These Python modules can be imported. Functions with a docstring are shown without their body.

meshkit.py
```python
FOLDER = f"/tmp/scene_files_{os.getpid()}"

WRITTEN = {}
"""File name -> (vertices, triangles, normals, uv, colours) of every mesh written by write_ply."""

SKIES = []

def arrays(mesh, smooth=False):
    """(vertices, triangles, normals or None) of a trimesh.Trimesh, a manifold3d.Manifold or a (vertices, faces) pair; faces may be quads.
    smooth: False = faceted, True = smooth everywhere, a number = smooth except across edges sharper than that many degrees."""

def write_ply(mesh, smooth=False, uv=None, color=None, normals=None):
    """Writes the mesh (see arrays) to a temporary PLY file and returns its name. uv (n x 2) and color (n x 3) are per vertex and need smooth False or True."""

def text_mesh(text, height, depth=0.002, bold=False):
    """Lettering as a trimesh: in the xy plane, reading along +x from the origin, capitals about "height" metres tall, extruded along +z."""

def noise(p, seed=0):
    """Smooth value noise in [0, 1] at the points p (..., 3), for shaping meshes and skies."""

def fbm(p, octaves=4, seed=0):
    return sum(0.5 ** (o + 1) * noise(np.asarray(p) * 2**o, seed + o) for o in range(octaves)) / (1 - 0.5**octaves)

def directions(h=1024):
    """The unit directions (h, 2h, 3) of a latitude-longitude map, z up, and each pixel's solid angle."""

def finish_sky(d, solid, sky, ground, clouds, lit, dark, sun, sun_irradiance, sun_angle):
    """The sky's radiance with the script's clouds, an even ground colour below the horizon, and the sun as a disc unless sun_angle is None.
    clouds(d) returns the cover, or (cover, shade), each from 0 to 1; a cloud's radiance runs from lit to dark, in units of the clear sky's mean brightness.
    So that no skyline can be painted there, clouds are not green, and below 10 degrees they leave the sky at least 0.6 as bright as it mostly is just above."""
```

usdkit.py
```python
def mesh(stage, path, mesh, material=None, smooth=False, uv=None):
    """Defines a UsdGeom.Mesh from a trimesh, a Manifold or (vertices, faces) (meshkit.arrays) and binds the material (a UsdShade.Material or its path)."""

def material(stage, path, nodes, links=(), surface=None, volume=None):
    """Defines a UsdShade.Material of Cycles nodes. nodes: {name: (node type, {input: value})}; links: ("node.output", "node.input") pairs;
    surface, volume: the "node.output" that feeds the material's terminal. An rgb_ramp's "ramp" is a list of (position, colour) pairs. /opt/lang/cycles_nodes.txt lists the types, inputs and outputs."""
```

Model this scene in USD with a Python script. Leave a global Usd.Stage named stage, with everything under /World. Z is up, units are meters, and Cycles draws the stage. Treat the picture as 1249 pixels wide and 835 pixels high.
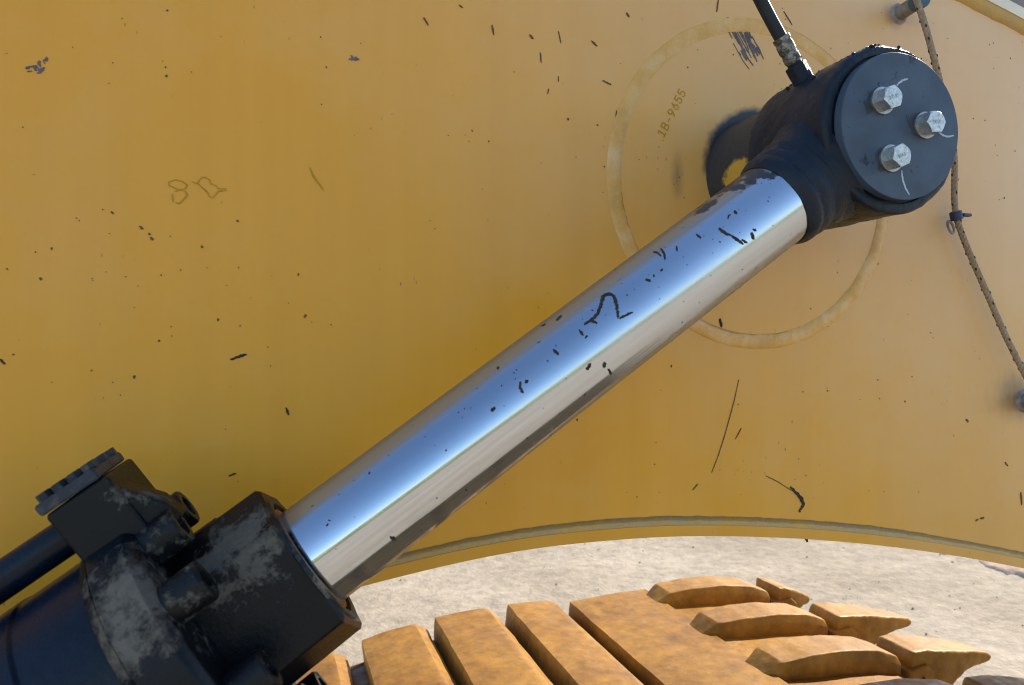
import math, numpy as np, trimesh, manifold3d as m3, usdkit, meshkit
from pxr import Usd, UsdGeom, UsdLux, UsdShade, Gf, Sdf, Vt

stage = Usd.Stage.CreateInMemory()
UsdGeom.SetStageUpAxis(stage, UsdGeom.Tokens.z)
UsdGeom.SetStageMetersPerUnit(stage, 1.0)
stage.SetDefaultPrim(UsdGeom.Xform.Define(stage, '/World').GetPrim())
PI = math.pi
Z0 = 1.9                      # height of the cylinder's pivot pin above the ground

# ------------------------------------------------------------------ camera, sky, sun
EYE = np.array([-0.7922, -1.0941, Z0 - 0.2949])
YAW, PITCH = 0.3061, 0.0063
fw = np.array([math.sin(YAW) * math.cos(PITCH), math.cos(YAW) * math.cos(PITCH), math.sin(PITCH)])
rt = np.array([math.cos(YAW), -math.sin(YAW), 0.0])
up = np.cross(rt, fw)
cam = UsdGeom.Camera.Define(stage, '/World/camera')
cam.AddTransformOp().Set(Gf.Matrix4d(*rt, 0, *up, 0, *(-fw), 0, *EYE, 1))
cam.CreateHorizontalApertureAttr(36.0)
cam.CreateVerticalApertureAttr(36.0 * 685 / 1024)
cam.CreateFocalLengthAttr(900.9 / 1249 * 36)
cam.CreateClippingRangeAttr(Gf.Vec2f(0.05, 3000))
cam.CreateFStopAttr(7.0)
cam.CreateFocusDistanceAttr(1.25)
cam.CreateExposureAttr(1.20)

SUN_AZ, SUN_EL = math.radians(25.0), math.radians(37.0)     # azimuth from +x towards +y
SUN = np.array([math.cos(SUN_EL) * math.cos(SUN_AZ), math.cos(SUN_EL) * math.sin(SUN_AZ), math.sin(SUN_EL)])
usdkit.material(stage, '/World/Looks/sky_look', {
    's': ('sky_texture', {'sky_type': 'single_scattering', 'sun_disc': False, 'sun_elevation': SUN_EL,
                          'sun_rotation': math.atan2(SUN[0], SUN[1]), 'air_density': 1.1, 'aerosol_density': .5, 'ozone_density': 3.0}),
    'b': ('background_shader', {'strength': 0.105})}, [('s.color', 'b.color')], surface='b.background')
dome = UsdLux.DomeLight.Define(stage, '/World/sky')
UsdShade.MaterialBindingAPI.Apply(dome.GetPrim()).Bind(UsdShade.Material.Get(stage, '/World/Looks/sky_look'))
sun = UsdLux.DistantLight.Define(stage, '/World/sun')
sun.CreateNormalizeAttr(True)
sun.CreateIntensityAttr(1.22)
sun.CreateAngleAttr(0.53)
sun.CreateColorAttr(Gf.Vec3f(1.0, 0.90, 0.76))
zx = SUN
xx = np.cross([0, 0, 1], zx); xx /= np.linalg.norm(xx)
yx = np.cross(zx, xx)
sun.AddTransformOp().Set(Gf.Matrix4d(*xx, 0, *yx, 0, *zx, 0, 0, 0, 50, 1))

# ------------------------------------------------------------------ helpers
def set_data(prim, **kw):
    for k, v in kw.items():
        if v:
            prim.SetCustomDataByKey(k, v)

taken = set()
def free(path):
    if path not in taken:
        taken.add(path); return path
    k = 1
    while f'{path}_{k:03d}' in taken:
        k += 1
    taken.add(f'{path}_{k:03d}')
    return f'{path}_{k:03d}'

class Node:
    def __init__(s, path, prim, inv): s.path, s.prim, s.inv = path, prim, inv

def thing(name, label, cat, base=(0, 0, 0), rot_y=0.0, group=None):
    """An Xform at the thing's base; its children take world-coordinate meshes unless local=True."""
    p = free('/World/' + name)
    x = UsdGeom.Xform.Define(stage, p)
    x.AddTranslateOp().Set(Gf.Vec3d(*map(float, base)))
    if rot_y:
        x.AddRotateYOp().Set(math.degrees(rot_y))
    set_data(x.GetPrim(), label=label, category=cat, group=group)
    c, s = math.cos(rot_y), math.sin(rot_y)
    M = np.eye(4); M[:3, :3] = [[c, 0, s], [0, 1, 0], [-s, 0, c]]; M[:3, 3] = base
    return Node(p, x.GetPrim(), np.linalg.inv(M))

def part(parent, name, mesh, mat, smooth=35, label=None, local=False, kind=None):
    v, f = va(mesh)
    if not local:
        I = np.eye(4)
        n = parent
        I = n.inv
        v = v @ I[:3, :3].T + I[:3, 3]
    p = free(parent.path + '/' + name)
    pr = usdkit.mesh(stage, p, (v, f), '/World/Looks/' + mat, smooth=smooth)
    set_data(pr.GetPrim(), label=label, kind=kind)
    return Node(p, pr.GetPrim(), parent.inv)

def single(name, mesh, mat, label=None, cat=None, smooth=35, kind=None, group=None):
    p = free('/World/' + name)
    pr = usdkit.mesh(stage, p, va(mesh), '/World/Looks/' + mat, smooth=smooth)
    set_data(pr.GetPrim(), label=label, category=cat, kind=kind, group=group)
    return pr

def va(mesh):
    if hasattr(mesh, 'to_mesh'):
        m = mesh.to_mesh(); return np.array(m.vert_properties[:, :3], float), np.array(m.tri_verts)
    if isinstance(mesh, (tuple, list)):
        v, f = np.asarray(mesh[0], float), np.asarray(mesh[1], int)
        if f.shape[1] == 4:
            f = np.vstack([f[:, [0, 1, 2]], f[:, [0, 2, 3]]])
        return v, f
    return np.array(mesh.vertices, float), np.array(mesh.faces)

def cat(*ms):
    V, F, n = [], [], 0
    for m in ms:
        v, f = va(m); V.append(v); F.append(f + n); n += len(v)
    return np.vstack(V), np.vstack(F)

def move(mesh, t=(0, 0, 0), R=None):
    v, f = va(mesh)
    if R is not None:
        v = v @ np.asarray(R).T
    return v + np.asarray(t, float), f

def axes(d, hint=(0, 0, 1)):
    """Rotation whose z column is d."""
    z = np.asarray(d, float); z = z / np.linalg.norm(z)
    x = np.cross(hint, z)
    if np.linalg.norm(x) < 1e-5:
        x = np.cross((1, 0, 0), z)
    x /= np.linalg.norm(x)
    return np.stack([x, np.cross(z, x), z], 1)

def grid_faces(n, m, wrap):
    i, j = np.meshgrid(np.arange(n - 1), np.arange(m if wrap else m - 1), indexing='ij')
    a = i * m + j; b = i * m + (j + 1) % m
    return np.stack([a.ravel(), b.ravel(), (b + m).ravel(), (a + m).ravel()], 1)

def lathe(prof, n=64, warp=None):
    """(radius, height) profile turned about z, closed at ends that reach radius 0; outward normals for a profile that runs upward on the outside."""
    prof = np.asarray(prof, float)
    t = np.arange(n) / n * 2 * PI
    v = np.stack([prof[:, :1] * np.cos(t), prof[:, :1] * np.sin(t), np.repeat(prof[:, 1:], n, 1)], -1).reshape(-1, 3)
    f = grid_faces(len(prof), n, True)
    f = np.vstack([f[:, [0, 1, 2]], f[:, [0, 2, 3]]])
    tri = v[f]; area = np.linalg.norm(np.cross(tri[:, 1] - tri[:, 0], tri[:, 2] - tri[:, 0]), axis=1)
    f = f[area > 1e-14]
    if warp is not None:
        v = warp(v)
    return v, f

def rounded(prof, r=0.002, steps=4):
    """Rounds the corners of an open profile."""
    P = [np.asarray(p, float) for p in prof]
    out = [P[0]]
    for a, b, c in zip(P, P[1:], P[2:]):
        d1, d2 = a - b, c - b
        l1, l2 = np.linalg.norm(d1), np.linalg.norm(d2)
        q = min(r, l1 * .45, l2 * .45)
        p0, p1 = b + d1 / l1 * q, b + d2 / l2 * q
        for t in np.linspace(0, 1, steps):
            out.append((1 - t) ** 2 * p0 + 2 * t * (1 - t) * b + t * t * p1)
    out.append(P[-1])
    return np.array(out)

R_FRONT = np.array([[1, 0, 0], [0, 0, -1], [0, 1, 0]], float)     # z axis -> -y (towards the viewer's side of the boom)
R_ROD = np.array([[0, 0, 1], [1, 0, 0], [0, 1, 0]], float)        # z axis -> +x

def tube(path, r, n=16, caps=True):
    P = np.asarray(path, float)
    r = np.broadcast_to(np.asarray(r, float), len(P))
    T = np.gradient(P, axis=0); T /= np.linalg.norm(T, axis=1)[:, None]
    ref = np.array([0, 1, 0.]) if abs(T[0][1]) < .9 else np.array([1., 0, 0])
    rings = []
    for p, t, rr in zip(P, T, r):
        a = np.cross(ref, t); a /= np.linalg.norm(a); b = np.cross(t, a); ref = np.cross(t, a) if False else ref
        th = np.arange(n) / n * 2 * PI
        rings.append(p + rr * (np.cos(th)[:, None] * a + np.sin(th)[:, None] * b))
    v = np.vstack(rings); f = grid_faces(len(P), n, True)
    f = np.vstack([f[:, [0, 1, 2]], f[:, [0, 2, 3]]])
    if caps:
        k = len(v); v = np.vstack([v, P[0], P[-1]])
        j = np.arange(n)
        f = np.vstack([f, np.stack([np.full(n, k), (j + 1) % n, j], 1), np.stack([np.full(n, k + 1), (len(P) - 1) * n + j, (len(P) - 1) * n + (j + 1) % n], 1)])
    return v, f

def spline(pts, n):
    from scipy.interpolate import CubicSpline
    P = np.asarray(pts, float)
    t = np.r_[0, np.cumsum(np.linalg.norm(np.diff(P, axis=0), axis=1))]
    return CubicSpline(t, P)(np.linspace(0, t[-1], n))

def rbox(size, r=0.004, seg=12):
    s = np.asarray(size, float) / 2 - r
    b = m3.Manifold.sphere(r, seg)
    return m3.Manifold.batch_hull([b.translate((x * s[0], y * s[1], z * s[2])) for x in (-1, 1) for y in (-1, 1) for z in (-1, 1)])

def cyl(r, h, n=32, bevel=0.0015):
    return lathe(rounded([(0, 0), (r, 0), (r, h), (0, h)], bevel, 3), n)

def hexhead(af, h, n=6):
    """A hexagon bolt head with the turned chamfer on its face."""
    R = af / math.sqrt(3)
    hexa = m3.Manifold.extrude(m3.CrossSection([[(R * math.cos(k * PI / 3), R * math.sin(k * PI / 3)) for k in range(6)]]), h)
    cone = m3.Manifold.cylinder(h * 3, R * 1.0 + 1.2 * h, R * 1.0 - 1.8 * h, 48).translate((0, 0, 0))
    k = af / 2 * .97
    cone = m3.Manifold.revolve(m3.CrossSection([[(0, 0), (R + .01, 0), (R + .01, h - (R + .01 - k) * .55), (k, h), (0, h)]]), 64)
    return hexa ^ cone

rng = np.random.default_rng(7)

def blob(line, width, seed=0, jag=0.35, taper=True):
    """Irregular organic outline (closed polygon) round a polyline in the plane."""
    from shapely.geometry import LineString, Polygon
    from shapely import union_all
    r = np.random.default_rng(seed)
    L = LineString(line) if len(line) > 1 else LineString([line[0], (line[0][0] + width * .3, line[0][1])])
    n = max(5, int(L.length / (width * .16)))
    discs = []
    for t in np.linspace(0, 1, n):
        q = L.interpolate(t, normalized=True)
        w = width * .5 * ((.35 + .65 * math.sin(PI * (.08 + .84 * t)) ** .6) if taper else 1) * (1 + jag * r.uniform(-1, 1))
        a = np.arange(7) * 2 * PI / 7 + r.uniform(-.3, .3, 7)
        rad = w * r.uniform(.5, 1.45, 7)
        o = r.normal(0, width * .09 * (1 + jag), 2)
        g = Polygon(np.stack([q.x + o[0] + rad * np.cos(a), q.y + o[1] + rad * np.sin(a)], 1)).buffer(w * .12, quad_segs=1)
        discs.append(g)
    g = union_all(discs)
    if g.geom_type != 'Polygon':
        g = max(g.geoms, key=lambda q: q.area)
    g = Polygon(g.exterior).simplify(width * .04)
    return np.array(g.exterior.coords)[:-1]

def flakes(polys, h, edge=None):
    """Thin solid flakes of the outlines, in the plane, from 0 to h."""
    from shapely.geometry import Polygon
    from shapely import union_all
    g = union_all([Polygon(p).buffer(0) for p in polys if p is not None and len(p) >= 3])
    out = []
    for q in getattr(g, 'geoms', [g]):
        cs = m3.CrossSection([[tuple(c) for c in r.coords[:-1]] for r in (q.exterior, *q.interiors)], m3.FillRule.EvenOdd)
        if cs.area() <= 0:
            continue
        m = m3.Manifold.extrude(cs, h)
        if edge:
            m = m.refine_to_length(edge)
        out.append(m)
    return cat(*out)

# ------------------------------------------------------------------ marks: positions on the boom's plate (metres from the pin, x and z)
PLATE = {
    'smear_big': [[(-0.0606, 0.2693), (-0.0493, 0.2595), (-0.0362, 0.24)], [(-0.0493, 0.2567), (-0.0329, 0.2333), (-0.0148, 0.2071), (-0.0032, 0.1956)], [(-0.0279, 0.2552), (-0.0214, 0.2419), (-0.0148, 0.227)], [(-0.0164, 0.2425), (-0.0031, 0.2227), (0.0068, 0.2039)], [(-0.0297, 0.2195), (-0.0181, 0.2038)]] ,
    'hatch': [[(-1.1038, 0.0654), (-1.0909, 0.069)], [(-1.0937, 0.0708), (-1.0891, 0.0629)], [(-1.0882, 0.0768), (-1.0844, 0.0676)], [(-1.0826, 0.0806), (-1.078, 0.0737)], [(-1.0918, 0.0615), (-1.0826, 0.0678)]] ,
    'smallhatch': [[(-0.6948, 0.1242), (-0.6807, 0.1258)], [(-0.6913, 0.1294), (-0.6901, 0.1247)], [(-0.6854, 0.1289), (-0.6854, 0.1241)]] ,
    'drips': [[(-0.3996, 0.1693), (-0.3983, 0.1539)], [(-0.2677, 0.0901), (-0.2692, 0.0725)], [(-0.4789, 0.2029), (-0.4763, 0.188)], [(-0.0768, 0.2981), (-0.08, 0.2779)], [(0.0563, 0.2966), (0.0734, 0.2757)], [(-0.3692, 0.2069), (-0.365, 0.1891)], [(-0.3692, 0.1351), (-0.3692, 0.1272)], [(-0.3859, 0.1137), (-0.3873, 0.1058)]] ,
    'chips': [[(-0.2925, 0.1369), (-0.2779, 0.1318)], [(-0.3112, 0.1985), (-0.3026, 0.1916)], [(-0.2499, 0.2533), (-0.2454, 0.2471)], [(-0.4174, 0.1955), (-0.4119, 0.1898)], [(-0.5851, 0.1988), (-0.5789, 0.1897)], [(-0.5309, 0.2261), (-0.5257, 0.223)], [(0.0317, 0.0542), (0.0334, 0.0472)]] ,
    'stainv': [[(-0.1563, 0.0114), (-0.1594, -0.019), (-0.1657, -0.0441)], [(-0.147, 0.0149), (-0.1486, -0.0073)]] ,
    'crack': [[(-0.0375, -0.3511), (-0.0474, -0.3889), (-0.0573, -0.4195), (-0.0654, -0.4445), (-0.0783, -0.4789), (-0.0912, -0.5075)], [(-0.0328, -0.4344), (-0.0443, -0.4523)], [(-0.1182, -0.5254), (-0.1276, -0.5346)]] ,
    'comma': [[(0.0677, -0.5416), (0.0883, -0.5601), (0.0952, -0.5722), (0.0865, -0.5861)]] ,
    'comma_tail': [[(0.0168, -0.5187), (0.0438, -0.5316), (0.0694, -0.5474)]] ,
    'right': [[(0.4941, -0.6308), (0.5003, -0.6281)], [(0.5066, -0.627), (0.5149, -0.626)], [(0.6113, -0.5823), (0.6133, -0.6068)], [(0.4703, -0.4336), (0.4764, -0.4386)], [(0.5706, -0.522), (0.577, -0.5287)]] ,
    'edge': [[(-0.435, -0.6071), (-0.4297, -0.5999)], [(-0.2016, -0.5992), (-0.197, -0.6063)], [(-0.0747, -0.2458), (-0.0715, -0.2597)], [(0.0985, -0.6333), (0.1038, -0.6396)], [(-0.8548, -0.3118), (-0.8355, -0.305)], [(-0.7818, -0.3806), (-0.7784, -0.3912)], [(-0.8565, -0.4729), (-0.8491, -0.4699)], [(-1.1306, -0.3104), (-1.1251, -0.3167)]] ,
    'hook': [[(-0.7499, -0.0377), (-0.7453, -0.0491), (-0.7316, -0.0682)]] ,
    'scr8': [[(-0.9324, -0.07), (-0.9263, -0.0673), (-0.9181, -0.069), (-0.9119, -0.0731), (-0.9129, -0.0776), (-0.9201, -0.0815), (-0.9273, -0.0786), (-0.9344, -0.0757), (-0.9344, -0.0701)], [(-0.9262, -0.083), (-0.9191, -0.0792), (-0.9139, -0.0822), (-0.9118, -0.0877), (-0.9159, -0.0935), (-0.9211, -0.0994), (-0.9262, -0.0986)], [(-0.9303, -0.0866), (-0.9292, -0.0977)]] ,
    'scrB': [[(-0.9057, -0.0682), (-0.8995, -0.0711), (-0.8933, -0.0617), (-0.8891, -0.0614), (-0.8828, -0.0644), (-0.8817, -0.07), (-0.8744, -0.0717), (-0.8722, -0.0761), (-0.8617, -0.0754)], [(-0.8984, -0.0699), (-0.8922, -0.0763), (-0.8859, -0.0815), (-0.8838, -0.087), (-0.8796, -0.0891), (-0.8754, -0.0843), (-0.8722, -0.0795), (-0.8617, -0.0777)]] ,
    'dots': [[(-1.004, -0.1152), (-1.002, -0.1172)], [(-0.9694, -0.1331), (-0.9664, -0.1362)], [(-0.9594, -0.1414), (-0.9574, -0.1435)], [(-0.9564, -0.1468), (-0.9544, -0.15)]] ,
    'ropeshadow': [[(0.3955, 0.0137), (0.4193, -0.0427), (0.4352, -0.1016), (0.4552, -0.1639), (0.4755, -0.2266), (0.4875, -0.2899), (0.4894, -0.3375)]] ,
    'zig': [[(-0.5165, 37.3939), (-0.5062, 35.9459), (-0.4934, 38.4208), (-0.4823, 46.094), (-0.4722, 52.6307), (-0.4649, 50.408), (-0.4635, 43.4016), (-0.4701, 32.243), (-0.48, 18.7561)]] ,
    'drops': [[(-0.623, 27.8321), (-0.6275, 23.9669), (-0.6287, 16.7252)], [(-0.6184, 23.1921), (-0.6158, 24.8348)], [(-0.6702, 21.6367), (-0.6656, 22.8732)], [(-0.4184, 35.4276), (-0.4155, 31.5175)], [(-0.3696, 59.1375), (-0.3737, 49.4365), (-0.3798, 42.1192)], [(-0.3547, 47.2776), (-0.3598, 41.0057)], [(-0.3236, 42.8396), (-0.3237, 35.9521)], [(-0.2959, 32.0831), (-0.2953, 22.8707), (-0.2906, 15.6941)], [(-0.2648, 2.9451), (-0.2669, -4.0329)], [(-0.2595, 5.7218), (-0.2588, 2.8872)], [(-0.2615, 37.8682), (-0.2629, 33.9359)], [(-0.3958, 33.318), (-0.3926, 33.7261)], [(-0.4067, 34.7867), (-0.4076, 32.5187)], [(-0.4784, 17.6175), (-0.4645, 15.2721), (-0.4614, 14.3092)], [(-0.5076, 37.1804), (-0.5054, 29.7567)], [(-0.5269, 34.555), (-0.5275, 28.2719)], [(-0.5669, 35.4138), (-0.5665, 27.2589)], [(-0.5279, 23.5174), (-0.5243, 24.6346)], [(-0.3791, 62.4348), (-0.3776, 56.7898), (-0.3793, 49.4213)], [(-0.63, 62.3509), (-0.6301, 60.3293)], [(-0.5504, 77.6766), (-0.5484, 76.7442)], [(-0.5339, 67.3564), (-0.5265, 70.3262)], [(-0.8415, -21.0114), (-0.839, -27.815)], [(-0.525, -23.0566), (-0.5243, -31.5902)], [(-0.2717, 38.0961), (-0.2763, 35.2493)], [(-0.2818, 3.9166), (-0.2781, -3.0638)], [(-0.2905, 14.3107), (-0.2839, -0.7277)], [(-0.5266, -13.3759), (-0.529, -17.6707)], [(-0.5423, -3.6484), (-0.549, -5.9061)]] ,

}

# ------------------------------------------------------------------ materials
def mat(name, nodes, links, surface='p.BSDF'):
    usdkit.material(stage, '/World/Looks/' + name, nodes, links, surface=surface)

def noise_n(scale, detail=4, rough=.55, **k):
    return ('noise_texture', dict(scale=scale, detail=detail, roughness=rough, **k))

def ramp(*stops):
    return ('rgb_ramp', {'ramp': [(p, (c, c, c) if np.ndim(c) == 0 else c) for p, c in stops]})

def simple(name, base, rough, metallic=0.0, var=0.15, scale=40., bump=0.0, bscale=200., spec=.5, base2=None, coord='geo'):
    b2 = base2 or tuple(min(1, c * (1 + var)) for c in base)
    b1 = base if base2 else tuple(c * (1 - var) for c in base)
    nodes = {'g': ('geometry', {}) if coord == 'geo' else ('texture_coordinate', {}), 'n': noise_n(scale), 'r': ramp((.3, b1), (.7, b2)),
             'n2': noise_n(scale * 2.7), 'rr': ramp((.3, max(rough - .08, .02)), (.7, min(rough + .1, 1))),
             'p': ('principled_bsdf', {'metallic': metallic, 'specular_ior_level': spec})}
    src = 'g.position' if coord == 'geo' else 'g.object'
    links = [(src, 'n.vector'), (src, 'n2.vector'), ('n.fac', 'r.fac'), ('r.color', 'p.base_color'), ('n2.fac', 'rr.fac'), ('rr.color', 'p.roughness')]
    if bump:
        nodes['n3'] = noise_n(bscale, 5, .6); nodes['b'] = ('bump', {'strength': 1.0, 'distance': bump})
        links += [(src, 'n3.vector'), ('n3.fac', 'b.height'), ('b.normal', 'p.normal')]
    mat(name, nodes, links)

YEL1, YEL2 = (0.545, 0.240, 0.014), (0.595, 0.268, 0.018)
def yellow(name, over=False):
    """Machine yellow: faint cloudiness, a dust tone painted paler to the upper right as sky glare, fine grime specks stretched along the drip direction; black overspray round the pivot if asked."""
    nodes = {
        'g': ('geometry', {}),
        'sm2': ('mapping', {'scale': (14., 1., .5)}), 'n': noise_n(1.0, 7, .6), 'r': ramp((.25, YEL1), (.75, YEL2)),
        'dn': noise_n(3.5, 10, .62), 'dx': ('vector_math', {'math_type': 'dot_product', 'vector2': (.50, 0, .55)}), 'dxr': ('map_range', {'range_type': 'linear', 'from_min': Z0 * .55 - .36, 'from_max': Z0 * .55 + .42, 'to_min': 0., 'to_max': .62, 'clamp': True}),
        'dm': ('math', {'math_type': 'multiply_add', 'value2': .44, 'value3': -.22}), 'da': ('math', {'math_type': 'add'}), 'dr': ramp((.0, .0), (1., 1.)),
        'dust': ('mix_color', {'b': (0.60, 0.42, 0.265)}),  # dusty tone that paints sky glare into the colour, stronger toward the upper right
        'sm': ('mapping', {'scale': (1.0, 1.0, .45)}),
        'v': ('voronoi_texture', {'scale': 75.0}), 'vr': ramp((.06, 1.0), (.115, .0)),
        'vn': noise_n(6.0, 4, .6), 'vnr': ramp((.54, .0), (.66, .70)),
        'vm': ('math', {'math_type': 'multiply'}),
        'speck': ('mix_color', {'b': (0.055, 0.035, 0.02)}),
        'rr': ramp((.3, .30), (.7, .44)), 'rn': noise_n(14., 6, .65),
        'bn': noise_n(5.0, 2, .4), 'bn2': noise_n(420., 2, .5),
        'b1': ('bump', {'strength': 1.0, 'distance': .0035}), 'b2': ('bump', {'strength': 1.0, 'distance': .00010}),
        'p': ('principled_bsdf', {'specular_ior_level': .38})}
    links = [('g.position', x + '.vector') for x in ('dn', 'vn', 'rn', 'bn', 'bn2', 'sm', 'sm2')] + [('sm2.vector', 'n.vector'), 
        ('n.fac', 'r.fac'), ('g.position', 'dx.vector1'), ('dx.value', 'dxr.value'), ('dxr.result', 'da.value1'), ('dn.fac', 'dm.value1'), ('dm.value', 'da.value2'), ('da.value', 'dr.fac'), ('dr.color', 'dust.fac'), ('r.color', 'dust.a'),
        ('sm.vector', 'v.vector'), ('v.distance', 'vr.fac'), ('vn.fac', 'vnr.fac'), ('vr.color', 'vm.value1'), ('vnr.color', 'vm.value2'),
        ('vm.value', 'speck.fac'), ('dust.result', 'speck.a'),
        ('rn.fac', 'rr.fac'), ('rr.color', 'p.roughness'), ('bn.fac', 'b1.height'), ('bn2.fac', 'b2.height'), ('b1.normal', 'b2.normal'), ('b2.normal', 'p.normal')]
    last = 'speck.result'
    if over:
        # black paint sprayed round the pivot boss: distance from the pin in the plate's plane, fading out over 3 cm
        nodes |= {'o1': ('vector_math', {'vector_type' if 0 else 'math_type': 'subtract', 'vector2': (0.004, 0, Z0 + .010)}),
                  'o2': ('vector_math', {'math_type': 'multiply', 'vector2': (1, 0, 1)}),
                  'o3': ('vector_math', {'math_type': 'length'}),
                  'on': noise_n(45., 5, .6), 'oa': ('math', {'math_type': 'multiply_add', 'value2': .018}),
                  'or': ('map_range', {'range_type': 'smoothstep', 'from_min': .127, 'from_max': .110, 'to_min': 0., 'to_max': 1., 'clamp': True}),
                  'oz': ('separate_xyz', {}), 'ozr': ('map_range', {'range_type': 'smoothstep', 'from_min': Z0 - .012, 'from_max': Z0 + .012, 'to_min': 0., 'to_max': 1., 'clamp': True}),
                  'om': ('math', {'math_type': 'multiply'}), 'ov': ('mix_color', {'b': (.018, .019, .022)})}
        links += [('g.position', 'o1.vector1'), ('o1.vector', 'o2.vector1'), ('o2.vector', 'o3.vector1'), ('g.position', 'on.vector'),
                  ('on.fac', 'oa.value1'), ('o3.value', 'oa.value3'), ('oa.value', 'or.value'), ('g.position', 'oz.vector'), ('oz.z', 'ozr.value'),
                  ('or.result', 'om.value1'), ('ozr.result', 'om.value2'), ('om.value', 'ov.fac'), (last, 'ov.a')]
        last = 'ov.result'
    if over:
        # grease rubbed into the paint round the lower rope peg and in a streak beside the pivot
        for q, (cx, cz, sx_, sz_, am) in enumerate(((.605, -.395, 11., 15., .75), (-.156, -.010, 62., 16., .55), (.302, .322, 26., 30., .5))):
            nodes |= {f's{q}a': ('vector_math', {'math_type': 'subtract', 'vector2': (cx, 0, Z0 + cz)}), f's{q}b': ('vector_math', {'math_type': 'multiply', 'vector2': (sx_, 0, sz_)}),
                      f's{q}c': ('vector_math', {'math_type': 'length'}), f's{q}m': ('mapping', {'scale': (1., 1., .4)}), f's{q}n': noise_n(30., 7, .65), f's{q}d': ('math', {'math_type': 'multiply_add', 'value2': 1.1}),
                      f's{q}r': ('map_range', {'range_type': 'smoothstep', 'from_min': 1.55, 'from_max': .45, 'to_min': 0., 'to_max': am, 'clamp': True}), f's{q}x': ('mix_color', {'b': (.075, .055, .045)})}
            links += [('g.position', f's{q}a.vector1'), (f's{q}a.vector', f's{q}b.vector1'), (f's{q}b.vector', f's{q}c.vector1'), ('g.position', f's{q}m.vector'), (f's{q}m.vector', f's{q}n.vector'),
                      (f's{q}n.fac', f's{q}d.value1'), (f's{q}c.value', f's{q}d.value3'), (f's{q}d.value', f's{q}r.value'), (f's{q}r.result', f's{q}x.fac'), (last, f's{q}x.a')]
            last = f's{q}x.result'
    links.append((last, 'p.base_color'))
    mat(name, nodes, links)
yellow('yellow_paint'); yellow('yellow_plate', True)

def collar_mat():
    """Black paint flaked off in one ragged patch down to the yellow underneath."""
    nodes = {'g': ('geometry', {}), 'd': ('vector_math', {'math_type': 'subtract', 'vector2': (-.090, -.085, Z0 - .026)}),
             'sc': ('vector_math', {'math_type': 'multiply', 'vector2': (1.0, .95, 1.25)}), 'l': ('vector_math', {'math_type': 'length'}),
             'n': noise_n(60., 6, .65), 'a': ('math', {'math_type': 'multiply_add', 'value2': .035}),
             'r': ramp((.053, 1.), (.056, .0)), 'm': ('mix_color', {'a': (.016, .017, .02), 'b': (.47, .26, .03)}),
             'bn': noise_n(120., 5, .6), 'b': ('bump', {'strength': 1., 'distance': .002}),
             'p': ('principled_bsdf', {'roughness': .5})}
    mat('collar_paint', nodes, [('g.position', 'd.vector1'), ('d.vector', 'sc.vector1'), ('sc.vector', 'l.vector1'), ('g.position', 'n.vector'),
        ('n.fac', 'a.value1'), ('l.value', 'a.value3'), ('a.value', 'r.fac'), ('r.color', 'm.fac'), ('m.result', 'p.base_color'),
        ('g.position', 'bn.vector'), ('bn.fac', 'b.height'), ('b.normal', 'p.normal')])
collar_mat()

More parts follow.
